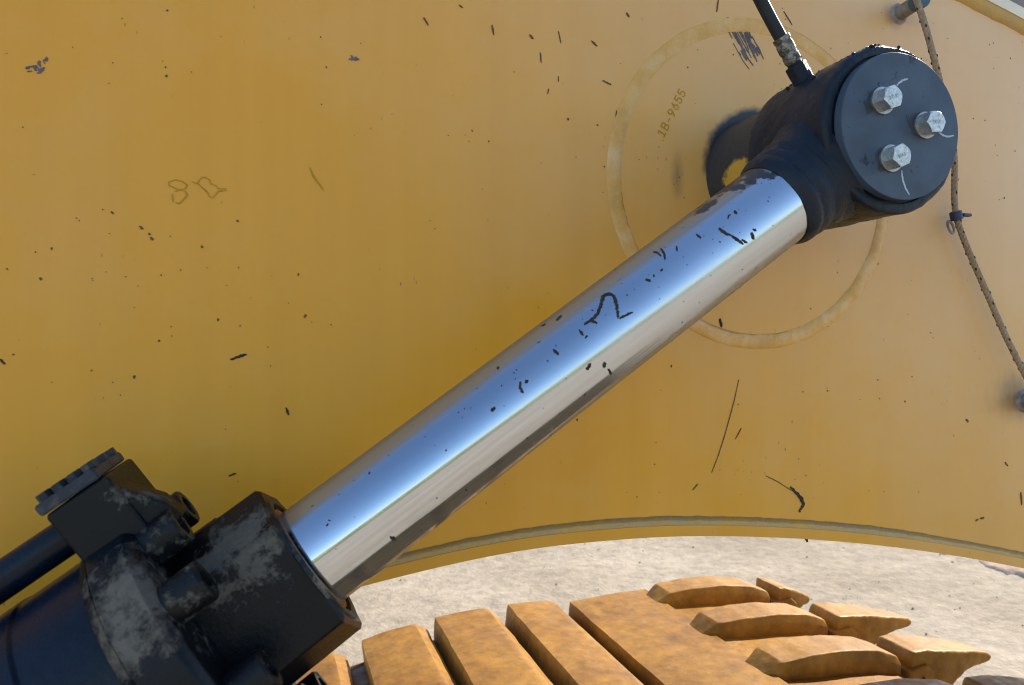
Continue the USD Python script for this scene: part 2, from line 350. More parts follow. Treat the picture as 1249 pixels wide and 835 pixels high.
def dirty_black(name, base, rough, dust, lo, hi, scale, amount=1.0, bump=.0006, bscale=160., centre=None, rad=None, spec=.22, metal=0.0):
    """Dark paint with caked dust where the noise is high, more of it within rad of centre (object coordinates)."""
    nodes = {'g': ('texture_coordinate', {}), 'n': noise_n(scale, 9, .66), 'nh': noise_n(scale * 9, 5, .65), 'nx': ('math', {'math_type': 'multiply_add', 'value2': .22, 'value3': -.11}), 'ns': ('math', {'math_type': 'add'}), 'mr': ramp((lo, .0), (hi, amount)),
             'v': noise_n(scale * .5, 3, .5), 'br': ramp((.3, tuple(c * .75 for c in base)), (.7, tuple(c * 1.3 for c in base))),
             'dn': noise_n(scale * 5, 4, .6), 'dc': ramp((.3, tuple(c * .72 for c in dust)), (.7, dust)),
             'm': ('mix_color', {}), 'rm': ('mix_float', {'a': rough, 'b': .85}),
             'sn': noise_n(scale * 9, 4, .6), 'sr': ramp((.3, rough - .07), (.7, rough + .12)),
             'bn': noise_n(bscale, 6, .6), 'b': ('bump', {'strength': 1., 'distance': bump}),
             'b2': ('bump', {'strength': 1., 'distance': .0012}),
             'p': ('principled_bsdf', {'specular_ior_level': spec, 'metallic': metal})}
    links = [('g.object', k + '.vector') for k in ('n', 'nh', 'v', 'dn', 'bn', 'sn')] + [('nh.fac', 'nx.value1'), ('nx.value', 'ns.value1'), ('n.fac', 'ns.value2')]
    nodes |= {'gm': ('geometry', {}), 'pr': ('map_range', {'from_min': .52, 'from_max': .60, 'to_min': 0., 'to_max': .16, 'clamp': True}), 'pa': ('math', {'math_type': 'add'})}
    links += [('gm.pointiness', 'pr.value'), ('pr.result', 'pa.value1'), ('ns.value', 'pa.value2')]
    fac = 'pa.value'
    if centre is not None:
        nodes |= {'cs': ('vector_math', {'math_type': 'subtract', 'vector2': centre}), 'cl': ('vector_math', {'math_type': 'length'}),
                  'cr': ('map_range', {'range_type': 'smoothstep', 'from_min': rad, 'from_max': 0., 'to_min': -.22, 'to_max': .16, 'clamp': True}), 'ca': ('math', {'math_type': 'add'})}
        links += [('g.object', 'cs.vector1'), ('cs.vector', 'cl.vector1'), ('cl.value', 'cr.value'), ('cr.result', 'ca.value1'), ('pa.value', 'ca.value2')]
        fac = 'ca.value'
    links += [(fac, 'mr.fac'), ('v.fac', 'br.fac'), ('dn.fac', 'dc.fac'), ('br.color', 'm.a'), ('dc.color', 'm.b'), ('mr.color', 'm.fac'), ('m.result', 'p.base_color'),
              ('mr.color', 'rm.fac'), ('sn.fac', 'sr.fac'), ('sr.color', 'rm.a'), ('rm.result', 'p.roughness'), ('bn.fac', 'b.height'), ('mr.color', 'b2.height'), ('b.normal', 'b2.normal'), ('b2.normal', 'p.normal')]
    mat(name, nodes, links)

DUST = (.130, .112, .088)
dirty_black('black_eye', (.006, .010, .017), .40, (.035, .036, .04), .58, .80, 26., .55, .0016, 90.)
dirty_black('black_cap', (.042, .058, .082), .42, (.010, .012, .015), .62, .70, 31., .7, .0002, 240.)
dirty_black('black_gland', (.0016, .0022, .003), .34, DUST, .51, .60, 30., .62, .0006, 190., (-.975, -.07, .085), .13)
dirty_black('black_flange', (.0015, .0028, .0045), .32, DUST, .49, .62, 24., .85, .0006, 170., (-1.055, -.120, .095), .125)
dirty_black('black_block', (.002, .0026, .0028), .46, DUST, .51, .60, 34., .8, .0005, 190., (-.990, -.05, .17), .075)
dirty_black('black_barrel', (.0010, .0040, .0100), .28, (.12, .13, .14), .66, .72, 48., .6, .0004, 140.)
dirty_black('black_bolt', (.0025, .003, .0036), .34, DUST, .54, .66, 60., .6, .0004, 220.)
dirty_black('plug_steel', (.024, .030, .040), .42, DUST, .50, .66, 60., .7, .0012, 150.)
dirty_black('hose_rubber', (.013, .014, .016), .42, DUST, .60, .70, 60., .35, .0003, 300.)
dirty_black('crimp_steel', (.22, .20, .17), .42, (.05, .04, .03), .48, .58, 90., .8, .0006, 300., metal=.7)

simple('bolt_zinc', (.50, .51, .49), .36, .9, .25, 260., .0011, 420.)
simple('washer_steel', (.34, .33, .31), .36, .9, .2, 120., .0002, 400.)
simple('copper_wiper', (.55, .23, .08), .35, .35, .15, 60.)
dirty_black('seal_lip', (.015, .015, .016), .35, (.30, .27, .22), .50, .66, 60., .7, .0008, 200.)
simple('chalk', (.32, .36, .40), .8, 0, .2, 300.)
simple('grease', (.030, .024, .018), .45, 0, .4, 60., .0008, 300., spec=.12)
simple('cap_grease', (.016, .020, .026), .5, 0, .4, 90., .0004, 200.)
simple('grease_blue', (.10, .085, .085), .5, 0, .35, 40., .0004, 300., spec=.12)
simple('brown_chip', (.11, .06, .022), .6, 0, .4, 60., spec=.12)
simple('scratch_tone', (.41, .20, .016), .6, 0, .2, 60., spec=.12)
simple('rope_fibre', (.26, .18, .11), .9, 0, .25, 160., .0008, 700.)
simple('tie_plastic', (.014, .018, .050), .45, 0, .3, 80.)
simple('ring_steel', (.42, .42, .40), .35, .85, .15, 100.)
simple('peg_blue', (.035, .075, .095), .55, 0, .4, 70., .001, 180.)
simple('peg_steel', (.20, .17, .15), .6, .2, .5, 60., .001, 200.)
simple('grey_guard', (.20, .165, .155), .8, 0, .1, 12., spec=.1)
simple('pale_edge', (.60, .50, .36), .5, 0, .1, 25.)

# chrome: mirror with faint lengthwise polish lines, a greasy film, the plate's dark reflection painted along the top and, along the underside, a speckled crust of dirt
def chrome():
    nodes = {'g': ('texture_coordinate', {}), 'mp': ('mapping', {'scale': (1.2, 60., 60.)}), 'n': noise_n(3.0, 6, .6),
             'fn': noise_n(7.0, 6, .62), 'fr': ramp((.30, .0), (.80, .10)), 'xr2': ('map_range', {'range_type': 'linear', 'from_min': -.92, 'from_max': -.35, 'to_min': .030, 'to_max': .150, 'clamp': True}), 'fa': ('math', {'math_type': 'add'}),
             'mp2': ('mapping', {'scale': (.6, 1., 1.)}), 'dn': noise_n(105., 9, .74),
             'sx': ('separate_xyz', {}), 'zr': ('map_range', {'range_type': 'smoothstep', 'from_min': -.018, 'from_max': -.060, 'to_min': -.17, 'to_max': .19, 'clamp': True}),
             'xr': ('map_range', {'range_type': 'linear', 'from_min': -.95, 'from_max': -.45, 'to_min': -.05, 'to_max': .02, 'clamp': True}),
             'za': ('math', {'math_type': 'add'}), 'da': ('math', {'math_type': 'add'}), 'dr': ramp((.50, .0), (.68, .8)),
             # upper edge: brown band painted in for the shaded plate's reflection, with some film
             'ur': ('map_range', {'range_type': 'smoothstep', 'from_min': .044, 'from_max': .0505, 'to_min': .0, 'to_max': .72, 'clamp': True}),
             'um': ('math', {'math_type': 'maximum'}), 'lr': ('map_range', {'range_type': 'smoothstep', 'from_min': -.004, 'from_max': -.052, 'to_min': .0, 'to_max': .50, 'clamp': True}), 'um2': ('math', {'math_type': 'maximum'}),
             # black paint overspilled from the eye on the top side
             'pn': noise_n(38., 7, .62), 'pz': ('math', {'math_type': 'multiply_add', 'value2': .085}), 'px': ('math', {'math_type': 'multiply_add', 'value2': .16}),
             'pr': ramp((.0600, .0), (.0612, 1.)),
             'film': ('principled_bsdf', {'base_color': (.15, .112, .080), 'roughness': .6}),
             'paint': ('principled_bsdf', {'base_color': (.017, .019, .023), 'roughness': .42}),
             'bn': ('bump', {'strength': 1., 'distance': .00004}), 
             'p': ('principled_bsdf', {'metallic': 1., 'base_color': (.58, .63, .70)}),
             'm1': ('mix_closure', {}), 'm2': ('mix_closure', {})}
    links = [('g.object', 'mp.vector'), ('mp.vector', 'n.vector'), ('n.fac', 'bn.height'), ('bn.normal', 'p.normal'),
             ('g.object', 'fn.vector'), ('fn.fac', 'fr.fac'), ('sx.x', 'xr2.value'), ('xr2.result', 'fa.value1'), ('fr.color', 'fa.value2'), ('fa.value', 'p.roughness'),
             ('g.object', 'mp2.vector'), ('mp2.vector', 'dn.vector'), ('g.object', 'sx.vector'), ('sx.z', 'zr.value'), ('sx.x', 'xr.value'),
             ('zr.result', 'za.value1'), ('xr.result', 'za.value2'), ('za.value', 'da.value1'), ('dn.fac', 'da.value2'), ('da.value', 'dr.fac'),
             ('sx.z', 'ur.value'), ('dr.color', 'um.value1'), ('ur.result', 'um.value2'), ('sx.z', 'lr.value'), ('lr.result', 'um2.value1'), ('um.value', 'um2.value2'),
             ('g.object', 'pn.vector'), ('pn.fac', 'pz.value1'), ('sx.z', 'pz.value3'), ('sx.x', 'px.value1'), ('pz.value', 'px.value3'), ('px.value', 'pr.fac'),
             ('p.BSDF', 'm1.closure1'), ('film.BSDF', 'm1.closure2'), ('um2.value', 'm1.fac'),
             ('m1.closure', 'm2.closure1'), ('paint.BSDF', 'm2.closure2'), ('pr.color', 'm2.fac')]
    mat('chrome', nodes, links, 'm2.closure')
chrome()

# bucket steel: worn paint gone to orange rust
def rust(name, a, b, c, rough=.52):
    mat(name, {'g': ('geometry', {}), 'n': noise_n(5., 8, .65), 'r': ramp((.25, a), (.5, b), (.78, c)),
               'n2': noise_n(26., 8, .68), 'r2': ramp((.3, .66), (.72, 1.20)), 'mm': ('mix_color', {'blend_type': 'multiply', 'fac': 1.0, 'use_clamp': False}),
               'n3': noise_n(16., 8, .7), 'sr': ramp((.60, .0), (.74, .40)), 'sp': ('mix_color', {'b': (.42, .29, .14)}),
               'rn': noise_n(30., 5, .6), 'rr': ramp((.3, rough - .14), (.7, rough + .15)),
               'bn': noise_n(34., 7, .6), 'b': ('bump', {'strength': 1., 'distance': .0016}),
               'p': ('principled_bsdf', {'specular_ior_level': .15})},
        [('g.position', k + '.vector') for k in ('n', 'n2', 'n3', 'rn', 'bn')] +
        [('n.fac', 'r.fac'), ('n2.fac', 'r2.fac'), ('r.color', 'mm.a'), ('r2.color', 'mm.b'), ('n3.fac', 'sr.fac'), ('sr.color', 'sp.fac'), ('mm.result', 'sp.a'),
         ('sp.result', 'p.base_color'), ('rn.fac', 'rr.fac'), ('rr.color', 'p.roughness'), ('bn.fac', 'b.height'), ('b.normal', 'p.normal')])
rust('rust_bar', (.145, .064, .012), (.26, .126, .017), (.35, .182, .026))
rust('rust_shell', (.07, .035, .012), (.12, .060, .018), (.18, .095, .03))
rust('rust_tooth', (.17, .078, .014), (.28, .138, .020), (.37, .195, .032), .50)

def earth(name, c1, c2, c3):
    mat(name, {'g': ('geometry', {}), 'n': noise_n(.8, 8, .6), 'r': ramp((.3, c1), (.5, c2), (.7, c3)),
               'n2': noise_n(11., 12, .74), 'r2': ramp((.3, .70), (.7, 1.20)), 'mm': ('mix_color', {'blend_type': 'multiply', 'fac': 1.0, 'use_clamp': False}),
               'bn': noise_n(34., 6, .6), 'b': ('bump', {'strength': 1., 'distance': .009}),
               'p': ('principled_bsdf', {'roughness': .95, 'specular_ior_level': .05})},
        [('g.position', k + '.vector') for k in ('n', 'n2', 'bn')] +
        [('n.fac', 'r.fac'), ('n2.fac', 'r2.fac'), ('r.color', 'mm.a'), ('r2.color', 'mm.b'), ('mm.result', 'p.base_color'), ('bn.fac', 'b.height'), ('b.normal', 'p.normal')])
earth('dry_earth', (.250, .213, .164), (.305, .264, .206), (.360, .316, .252))
earth('bank_earth', (.34, .25, .19), (.40, .30, .235), (.44, .34, .27))
earth('grass_field', (.10, .12, .03), (.15, .17, .045), (.20, .21, .07))
simple('stone_grey', (.44, .39, .31), .9, 0, .25, 9.)
simple('tree_leaf', (.028, .042, .014), .8, 0, .4, 2.)

# ------------------------------------------------------------------ setting: ground
def axis_steps(lo, hi, fine, far):
    core = np.arange(lo, hi + fine / 2, fine)
    out, s = [], fine
    x = hi
    while x < far:
        s *= 1.22; x += s; out.append(x)
    left, s = [], fine
    x = lo
    while x > -far:
        s *= 1.22; x -= s; left.append(x)
    return np.r_[left[::-1], core, out]

gx, gy = axis_steps(-2.0, 5.5, .03, 700.), axis_steps(2.0, 7.5, .025, 700.)
GX, GY = np.meshgrid(gx, gy, indexing='ij')
Pg = np.stack([GX, GY, np.zeros_like(GX)], -1)
cs, sn = math.cos(.35), math.sin(.35)
Q = np.stack([(GX * cs + GY * sn) * .55, (-GX * sn + GY * cs) * 1.6, np.zeros_like(GX)], -1)   # tracked-over earth: ridges drawn out along the travel direction
hgt = .055 * (meshkit.fbm(Q * 1.6, 4, 3) - .5) + .022 * (meshkit.fbm(Q * 6.0, 4, 9) - .5) + .013 * (meshkit.fbm(Pg * 24., 3, 21) - .5)
near = 1 / (1 + (np.hypot(GX - 1, GY - 4) / 14.) ** 4)
Pg[..., 2] = hgt * near
single('ground', (Pg.reshape(-1, 3), grid_faces(len(gx), len(gy), False)), 'dry_earth', 'pale dry earth ground, churned and sunlit', smooth=True, kind='structure')

# low bank of pinkish spoil behind the boom on the right
bx, by = np.meshgrid(np.linspace(3.6, 10.0, 130), np.linspace(1.2, 8.0, 120), indexing='ij')
wob = meshkit.fbm(np.stack([bx * 0, by, 0 * bx], -1) * 1.7, 3, 4) - .5
t = np.clip((bx - 4.12 - .35 * wob) / 2.6, 0, 1)
lump = meshkit.fbm(np.stack([bx, by, 0 * bx], -1) * 4., 4, 5) - .5
bz = -.06 + (.34 * t + .066 + .02 * lump) * np.clip((by - 1.2) / .5, 0, 1) * np.clip((8 - by) / .6, 0, 1) * np.clip((10 - bx) / 1.0, 0, 1) * (t > 0)
single('earth_bank', (np.stack([bx, by, bz], -1).reshape(-1, 3), grid_faces(130, 120, False)), 'bank_earth', 'low pinkish earth bank beyond the boom at the right edge', smooth=True, kind='structure')

# open country behind the viewer, seen only mirrored in the chrome: a strip of grass and a far tree line
fx, fy = np.meshgrid(np.linspace(-160, 160, 60), np.linspace(-75, -26, 16), indexing='ij')
fz = .05 + .15 * meshkit.fbm(np.stack([fx, fy, 0 * fx], -1) * .1, 3, 2)
single('grass_strip', (np.stack([fx, fy, fz], -1).reshape(-1, 3), grid_faces(60, 16, False)), 'grass_field', 'strip of yellow green grass far across the yard', smooth=True, kind='structure')
tv, tf = [], []
r_ = np.random.default_rng(5)
base_leaf = np.array([[-.5, 0, -.35], [.5, 0, -.35], [0, 0, .55]])
for k in range(5200):
    cx = r_.uniform(-155, 155)
    hmax = 3.0 + 3.2 * meshkit.fbm(np.array([cx * .13, 0, 0.]), 3, 8)
    c = np.array([cx, r_.uniform(-86, -78), r_.uniform(.2, 1) ** .8 * hmax])
    a = r_.uniform(0, PI); s = r_.uniform(.5, 1.1)
    R = np.array([[math.cos(a), -math.sin(a), 0], [math.sin(a), math.cos(a), 0], [0, 0, 1]])
    tv.append(c + s * base_leaf @ R.T); tf.append(np.array([[0, 1, 2]]) + 3 * k)
single('far_tree_line', (np.vstack(tv), np.vstack(tf)), 'tree_leaf', 'dark far tree line along the horizon', smooth=False, kind='stuff')

# ------------------------------------------------------------------ the boom
def at(x, z): return np.array([x, 0, z + Z0])
from scipy.interpolate import CubicSpline
LOW = CubicSpline(*np.array([(-3.0, -1.30), (-2.2, -1.02), (-1.3, -.775), (-.642, -.634), (-.412, -.607), (-.315, -.6045), (-.197, -.606), (-.04, -.617), (.13, -.637), (.314, -.667), (.473, -.699), (.619, -.733), (1.2, -.89), (2.2, -1.18)]).T)
TOP = CubicSpline(*np.array([(-3.0, -.35), (-2.0, .06), (-1.0, .36), (-.4, .475), (0., .505), (.25, .462), (.483, .406), (.626, .369), (1.2, .21), (2.2, -.16)]).T)
XS = np.linspace(-2.9, 2.1, 260)
BW = 0.58                      # overall depth of the box boom
TH = .018                      # flange plate thickness
boom = thing('excavator_boom', 'yellow excavator boom side with round weld ring, grease spots and curved bottom flange', 'excavator boom', (0, BW / 2, 0))
lo, hi = LOW(XS), TOP(XS)

def slab(x, zlo, zhi, y0, y1, nz=2):
    """A solid between two curves in the x-z plane, from y0 to y1."""
    poly = np.r_[np.stack([x, zlo], 1), np.stack([x, zhi], 1)[::-1]]
    m = m3.Manifold.extrude(m3.CrossSection([[tuple(p) for p in poly]], m3.FillRule.NonZero), y1 - y0)
    v, f = va(m)
    return np.stack([v[:, 0], y1 - v[:, 2], v[:, 1] + Z0], 1), f
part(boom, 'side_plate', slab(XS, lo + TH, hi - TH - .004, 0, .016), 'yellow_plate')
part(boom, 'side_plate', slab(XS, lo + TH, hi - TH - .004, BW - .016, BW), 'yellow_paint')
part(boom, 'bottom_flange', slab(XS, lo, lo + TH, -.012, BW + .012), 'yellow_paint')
part(boom, 'top_flange', slab(XS, hi - TH - .004, hi, -.014, BW + .014), 'pale_edge', label='pale top flange edge of the boom')

def fillet(curve, sgn, size_y, size_z, seed):
    """Weld fillet between the plate (y=0) and a flange edge, along a curve."""
    x = np.linspace(-2.8, 2.0, 1500)
    z = curve(x)
    rows = []
    rip = meshkit.fbm(np.stack([x * 60, 0 * x, 0 * x], -1), 3, seed) - .5
    lump = meshkit.fbm(np.stack([x * 4, 0 * x, 0 * x], -1), 2, seed + 5) - .5
    for a in np.linspace(0, PI / 2, 9):
        bulge = 1 + .10 * math.sin(2 * a)
        rows.append(np.stack([x, -size_y * (1 - math.cos(a) * 0 - (1 - math.cos(PI / 2 - a)) * 1.0) * bulge * (1 + .10 * rip) + 0 * x, z + sgn * size_z * (1 - math.sin(PI / 2 - a) * 0 - (1 - math.cos(a)) * 1.0) * (1 + .25 * rip + .35 * lump)], 1))
    # rows run from the plate end to the flange end
    rows = []
    for t in np.linspace(0, 1, 9):
        yy = -size_y * t * (1 + .0 * rip) - .0022 * math.sin(PI * t) * (1 + .6 * rip)
        zz = sgn * size_z * (1 - t) * (1 + .18 * rip + .30 * lump) + sgn * .0022 * math.sin(PI * t)
        rows.append(np.stack([x, yy + .0005 * (t == 0), z + zz + Z0], 1))
    v = np.stack(rows, 0)
    f = grid_faces(9, len(x), False)
    if sgn < 0:
        f = f[:, ::-1]
    return v.reshape(-1, 3), f
def ring_paint():
    mat('ring_paint', {'g': ('geometry', {}), 'n': noise_n(16., 9, .7), 'r': ramp((.30, (.44, .215, .035)), (.48, (.55, .285, .060)), (.70, (.59, .37, .16))), 'p': ('principled_bsdf', {'roughness': .45}),
                       'bn': noise_n(70., 6, .65), 'b': ('bump', {'strength': 1., 'distance': .0022})},
        [('g.position', 'n.vector'), ('n.fac', 'r.fac'), ('r.color', 'p.base_color'), ('g.position', 'bn.vector'), ('bn.fac', 'b.height'), ('b.normal', 'p.normal')])
ring_paint()
def paint_bead():
    mat('bead_paint', {'g': ('geometry', {}), 'n': noise_n(9., 7, .65), 'r': ramp((.34, (.46, .25, .04)), (.60, (.36, .23, .09))), 'p': ('principled_bsdf', {'roughness': .55, 'specular_ior_level': .35}),
                       'bn': noise_n(70., 6, .65), 'b': ('bump', {'strength': 1., 'distance': .0026})},
        [('g.position', 'n.vector'), ('n.fac', 'r.fac'), ('r.color', 'p.base_color'), ('g.position', 'bn.vector'), ('bn.fac', 'b.height'), ('b.normal', 'p.normal')])
paint_bead()
part(boom, 'weld_seam', fillet(lambda x: LOW(x) + TH, 1, .0105, .0135, 31), 'bead_paint', smooth=True)
part(boom, 'weld_seam', fillet(lambda x: TOP(x) - TH - .004, -1, .0125, .022, 47), 'bead_paint', smooth=True)

# round weld where the pivot casting is let into the plate
def ring_warp(v):
    a = np.arctan2(v[:, 1], v[:, 0]); r = np.hypot(v[:, 0], v[:, 1])
    rip = meshkit.fbm(np.stack([np.cos(a) * 14, np.sin(a) * 14, r * 0], -1), 4, 12) - .5
    fine = .5 + .5 * np.sin(a * 260 + 3 * meshkit.noise(np.stack([np.cos(a) * 6, np.sin(a) * 6, r * 0], -1), 3))
    w = v.copy()
    s = 1 + .010 * rip
    w[:, 0] *= s; w[:, 1] *= s
    w[:, 2] = v[:, 2] * (1 + .9 * rip) * (.50 + .50 * np.clip(.5 + .75 * np.cos(a + .85), 0, 1)) + .0005 * fine * (v[:, 2] > .002)
    return w
ring_prof = [(.288, -.001), (.2865, .0012), (.283, .0030), (.278, .0043), (.273, .0046), (.268, .0038), (.264, .0018), (.2625, .0010), (.2605, -.001)]
part(boom, 'weld_ring', move(lathe(ring_prof, 360, ring_warp), (0.002, 0, Z0 - .011), R_FRONT), 'ring_paint', smooth=True)

# boss collar of the casting that carries the pin
collar = [(0.0, -.01), (.101, -.01), (.101, 0.0), (.1, .012), (.0985, .05), (.0975, .118), (0.0, .118)]
def collar_warp(v):
    n = meshkit.fbm(v * 55., 3, 4) - .5
    w = v.copy(); k = (1 + .02 * n); w[:, 0] *= k; w[:, 1] *= k
    return w
part(boom, 'boss_collar', move(lathe(rounded(collar, .003), 160, collar_warp), (0, 0, Z0), R_FRONT), 'collar_paint', smooth=40)

# stamped casting number and grease marks that stand slightly proud of the plate
def on_plate(polys, h=.0005, y=-.0002):
    v, f = flakes(polys, h)
    return np.stack([v[:, 0], y - v[:, 2], v[:, 1] + Z0], 1), f
txt = meshkit.text_mesh('1B-9655', .015, .0006)
tv_, tf_ = va(txt)
a = math.radians(62)
tv_ = np.stack([tv_[:, 0] * math.cos(a) - tv_[:, 1] * math.sin(a) * 1.0, tv_[:, 0] * math.sin(a) + tv_[:, 1] * math.cos(a), tv_[:, 2]], 1)
part(boom, 'casting_number', (np.stack([tv_[:, 0] - .182, -tv_[:, 2], tv_[:, 1] + Z0 + .052], 1), tf_), 'scratch_tone', smooth=False)
def marks(key, width, mat_, name, label=None, jag=.4, h=.0005, y=-.0002):
    for i, l in enumerate(PLATE[key]):
        q = blob(l, width * (1 + .3 * math.sin(7 * i)), 100 + i, jag)
        part(boom, name, on_plate([q], h + .00003 * i, y), mat_, smooth=False, label=label if i == 0 else None)
def streaks(key, width, n, mat_, label, seed, spread, jag=.45):
    """A smear of many fine near-parallel streaks."""
    r = np.random.default_rng(seed)
    out = []
    for l in PLATE[key]:
        P = np.array(l)
        for k in range(n):
            a, b = sorted(r.uniform(0, 1, 2) * [.5, 1.1])
            b = min(max(b, a + .3), 1)
            d = P[-1] - P[0]; nn = np.array([-d[1], d[0]]) / np.linalg.norm(d)
            off = nn * r.normal(0, spread)
            t = np.linspace(0, 1, len(P))
            q = np.stack([np.interp(np.linspace(a, b, 5), t, P[:, c]) for c in (0, 1)], 1) + off
            out.append(blob([tuple(x) for x in q], width * r.uniform(.5, 1.3), seed + len(out), jag))
    part(boom, 'grease_smear', on_plate(out, .0005), mat_, smooth=False, label=label, kind='stuff')
streaks('smear_big', .0016, 12, 'grease_blue', 'blue black smear of streaks above the pivot', 500, .0055)
streaks('hatch', .0014, 4, 'grease_blue', 'dark streaky mark at upper left of the boom', 600, .0020)
marks('smallhatch', .0022, 'grease_blue', 'grease_smear')
marks('drips', .0014, 'brown_chip', 'grease_drip')
marks('chips', .0018, 'brown_chip', 'paint_chip')
marks('crack', .0010, 'brown_chip', 'scratch', jag=.7)
marks('comma', .0042, 'grease', 'grease_smear', 'black comma shaped grease mark near the bottom seam', y=-.0006)
marks('comma_tail', .0010, 'brown_chip', 'scratch')
marks('right', .0022, 'brown_chip', 'paint_chip')
marks('edge', .0024, 'grease', 'grease_spot')
marks('hook', .0018, 'scratch_tone', 'scratch')
marks('scr8', .0011, 'scratch_tone', 'scratch', 'scratched loops like a figure eight')
marks('scrB', .0011, 'scratch_tone', 'scratch')
marks('dots', .0018, 'brown_chip', 'paint_chip')
# the many small chips and splashes: denser above the cylinder and low on the left
polys = []
r_ = np.random.default_rng(11)
while len(polys) < 300:
    x, z = r_.uniform(-1.15, .66), r_.uniform(-.58, .46)
    d = math.hypot(x, z)
    clump = meshkit.fbm(np.array([x * 5., z * 5., 0.]), 3, 6)
    w = (.25 + .9 * (z > -.05) * (x > -.75) + .5 * (x < -.8)) * np.clip((clump - .36) * 5, .05, 1.4)
    if d < .13 or r_.random() > w:
        continue
    s = .0007 + .0011 * r_.random() ** 6
    l = s * (.2 + 2.6 * r_.random() ** 3)
    ang = PI / 2 + r_.normal(0, .35)
    polys.append(blob([(x, z), (x + l * math.cos(ang), z + l * math.sin(ang))], s * 1.4, len(polys), .5))
part(boom, 'paint_chips', on_plate(polys, .00035), 'brown_chip', smooth=False, kind='stuff')

# rope pegs welded to the plate
def peg(base, tip, r, mats, cap_len):
    base, tip = np.array(base), np.array(tip)
    d = tip - base; L = np.linalg.norm(d)
    body = lathe(rounded([(0, -.004), (r, -.004), (r * .98, L), (0, L)], .002), 40, lambda v: v * (1 + .05 * (meshkit.fbm(v * 90., 3, 2) - .5))[:, None])
    p = part(boom, 'rope_peg', move(body, base, axes(d)), mats[0], smooth=40)
    th = np.linspace(0, 2 * PI, 64)
    foot = lathe([(r * 1.0, .006), (r * 1.25, .004), (r * 1.5, -.001)][::-1], 48, lambda v: v + .0022 * (meshkit.fbm(v * 200., 3, 7) - .5)[:, None])
    part(p, 'weld_foot', move(foot, base, R_FRONT), 'collar_paint' if 0 else 'peg_steel', smooth=True)
    cap = lathe(rounded([(0, L - cap_len), (r * 1.16, L - cap_len), (r * 1.16, L + .002), (0, L + .002)], .003), 40, lambda v: v * (1 + .06 * (meshkit.fbm(v * 120., 3, 3) - .5))[:, None])
    part(p, 'peg_head', move(cap, base, axes(d)), mats[1], smooth=40)
    return p
peg((.311, 0, Z0 + .327), (.302, -.062, Z0 + .327), .0135, ('peg_steel', 'peg_blue'), .020)
peg((.622, 0, Z0 - .402), (.614, -.040, Z0 - .402), .016, ('peg_steel', 'ring_steel'), .012)

# grey guard plate standing on the boom's top
guard_x = np.linspace(-2.0, 2.0, 60)
part(boom, 'top_guard', slab(guard_x, TOP(guard_x) + .001, TOP(guard_x) + .22, .09, .098), 'grey_guard')
part(boom, 'top_guard', slab(guard_x, TOP(guard_x) + .001, TOP(guard_x) + .22, .46, .468), 'grey_guard')

# ------------------------------------------------------------------ hydraulic cylinder (local x along the rod, away from the barrel; y into the boom)
THETA = 0.6129
DEPTH = -0.2309
hc = thing('hydraulic_cylinder', 'hydraulic cylinder with shiny chrome rod and black dusty head lying across the boom', 'hydraulic cylinder', (0, DEPTH, Z0), -THETA)
def lx(mesh, t=(0, 0, 0)):              # lathe about z -> about local x
    return move(mesh, t, R_ROD)
RR = .06
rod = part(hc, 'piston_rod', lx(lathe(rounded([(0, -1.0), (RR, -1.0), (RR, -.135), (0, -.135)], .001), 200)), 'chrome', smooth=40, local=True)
def on_rod(polys, h=.0005):
    v, f = flakes(polys, h, .004)
    ph = v[:, 1] / RR
    rad = RR + .0001 + v[:, 2]
    return np.stack([v[:, 0], -rad * np.cos(ph), rad * np.sin(ph)], 1), f
def rodpolys(key, width, seed):
    out = []
    for i, l in enumerate(PLATE[key]):
        pts = [(s, math.radians(p) * RR) for s, p in l]
        out.append(blob(pts, width * (1 + .35 * math.sin(5.3 * i + seed)), seed + i, .55))
    return out
part(hc, 'dried_grease', on_rod(rodpolys('zig', .0040, 300), .0009), 'grease', smooth=False, local=True, label='dried zigzag worm of grease on the chrome')
for i, p in enumerate(rodpolys('drops', .0020, 330)):
    if p is not None:
        part(hc, 'grease_drop', on_rod([p], .0008), 'grease', smooth=False, local=True)
r_ = np.random.default_rng(23)
polys = []
for k in range(90):
    s = r_.uniform(-.9, -.19); ph = math.radians(r_.choice([r_.uniform(-80, -15), r_.uniform(-20, 85), r_.normal(35, 12)]))
    sz = .0005 + .0010 * r_.random() ** 5
    a = r_.uniform(0, PI)
    polys.append(blob([(s, ph * RR), (s + sz * 2 * math.cos(a), ph * RR + sz * 2 * math.sin(a))], sz, 400 + k, .5))
part(hc, 'grease_specks', on_rod(polys, .0003), 'grease', smooth=False, local=True, kind='stuff')

# rod eye: the cross tube round the pin with the welded neck
def rough_warp(amount, freq, seed, keep=None):
    def w(v):
        n = meshkit.fbm(v * freq, 4, seed) - .5
        r = np.hypot(v[:, 0], v[:, 1])[:, None]
        o = v.copy()
        o[:, :2] += v[:, :2] / np.maximum(r, 1e-6) * (amount * n)[:, None]
        return o
    return w
yb, yf = -.1415 + .012 - DEPTH, -.2984 - DEPTH       # back and front faces in local y
e = m3.Manifold.revolve(m3.CrossSection([[(0, -yb), (.108, -yb), (.1125, -yb + .006), (.1139, -yb + .02), (.1139, -yf - .004), (.1105, -yf), (.1015, -yf), (.1, -yf - .004), (0, -yf - .004)]]), 180)
e = e.refine_to_length(.009)
ev, ef = va(e)
n = meshkit.fbm(ev * 45., 4, 15) - .5
rr_ = np.hypot(ev[:, 0], ev[:, 1])
amt = np.where(rr_ > .106, .0052, .0004)
wa = np.degrees(np.arctan2(ev[:, 1], ev[:, 0])) + math.degrees(THETA)
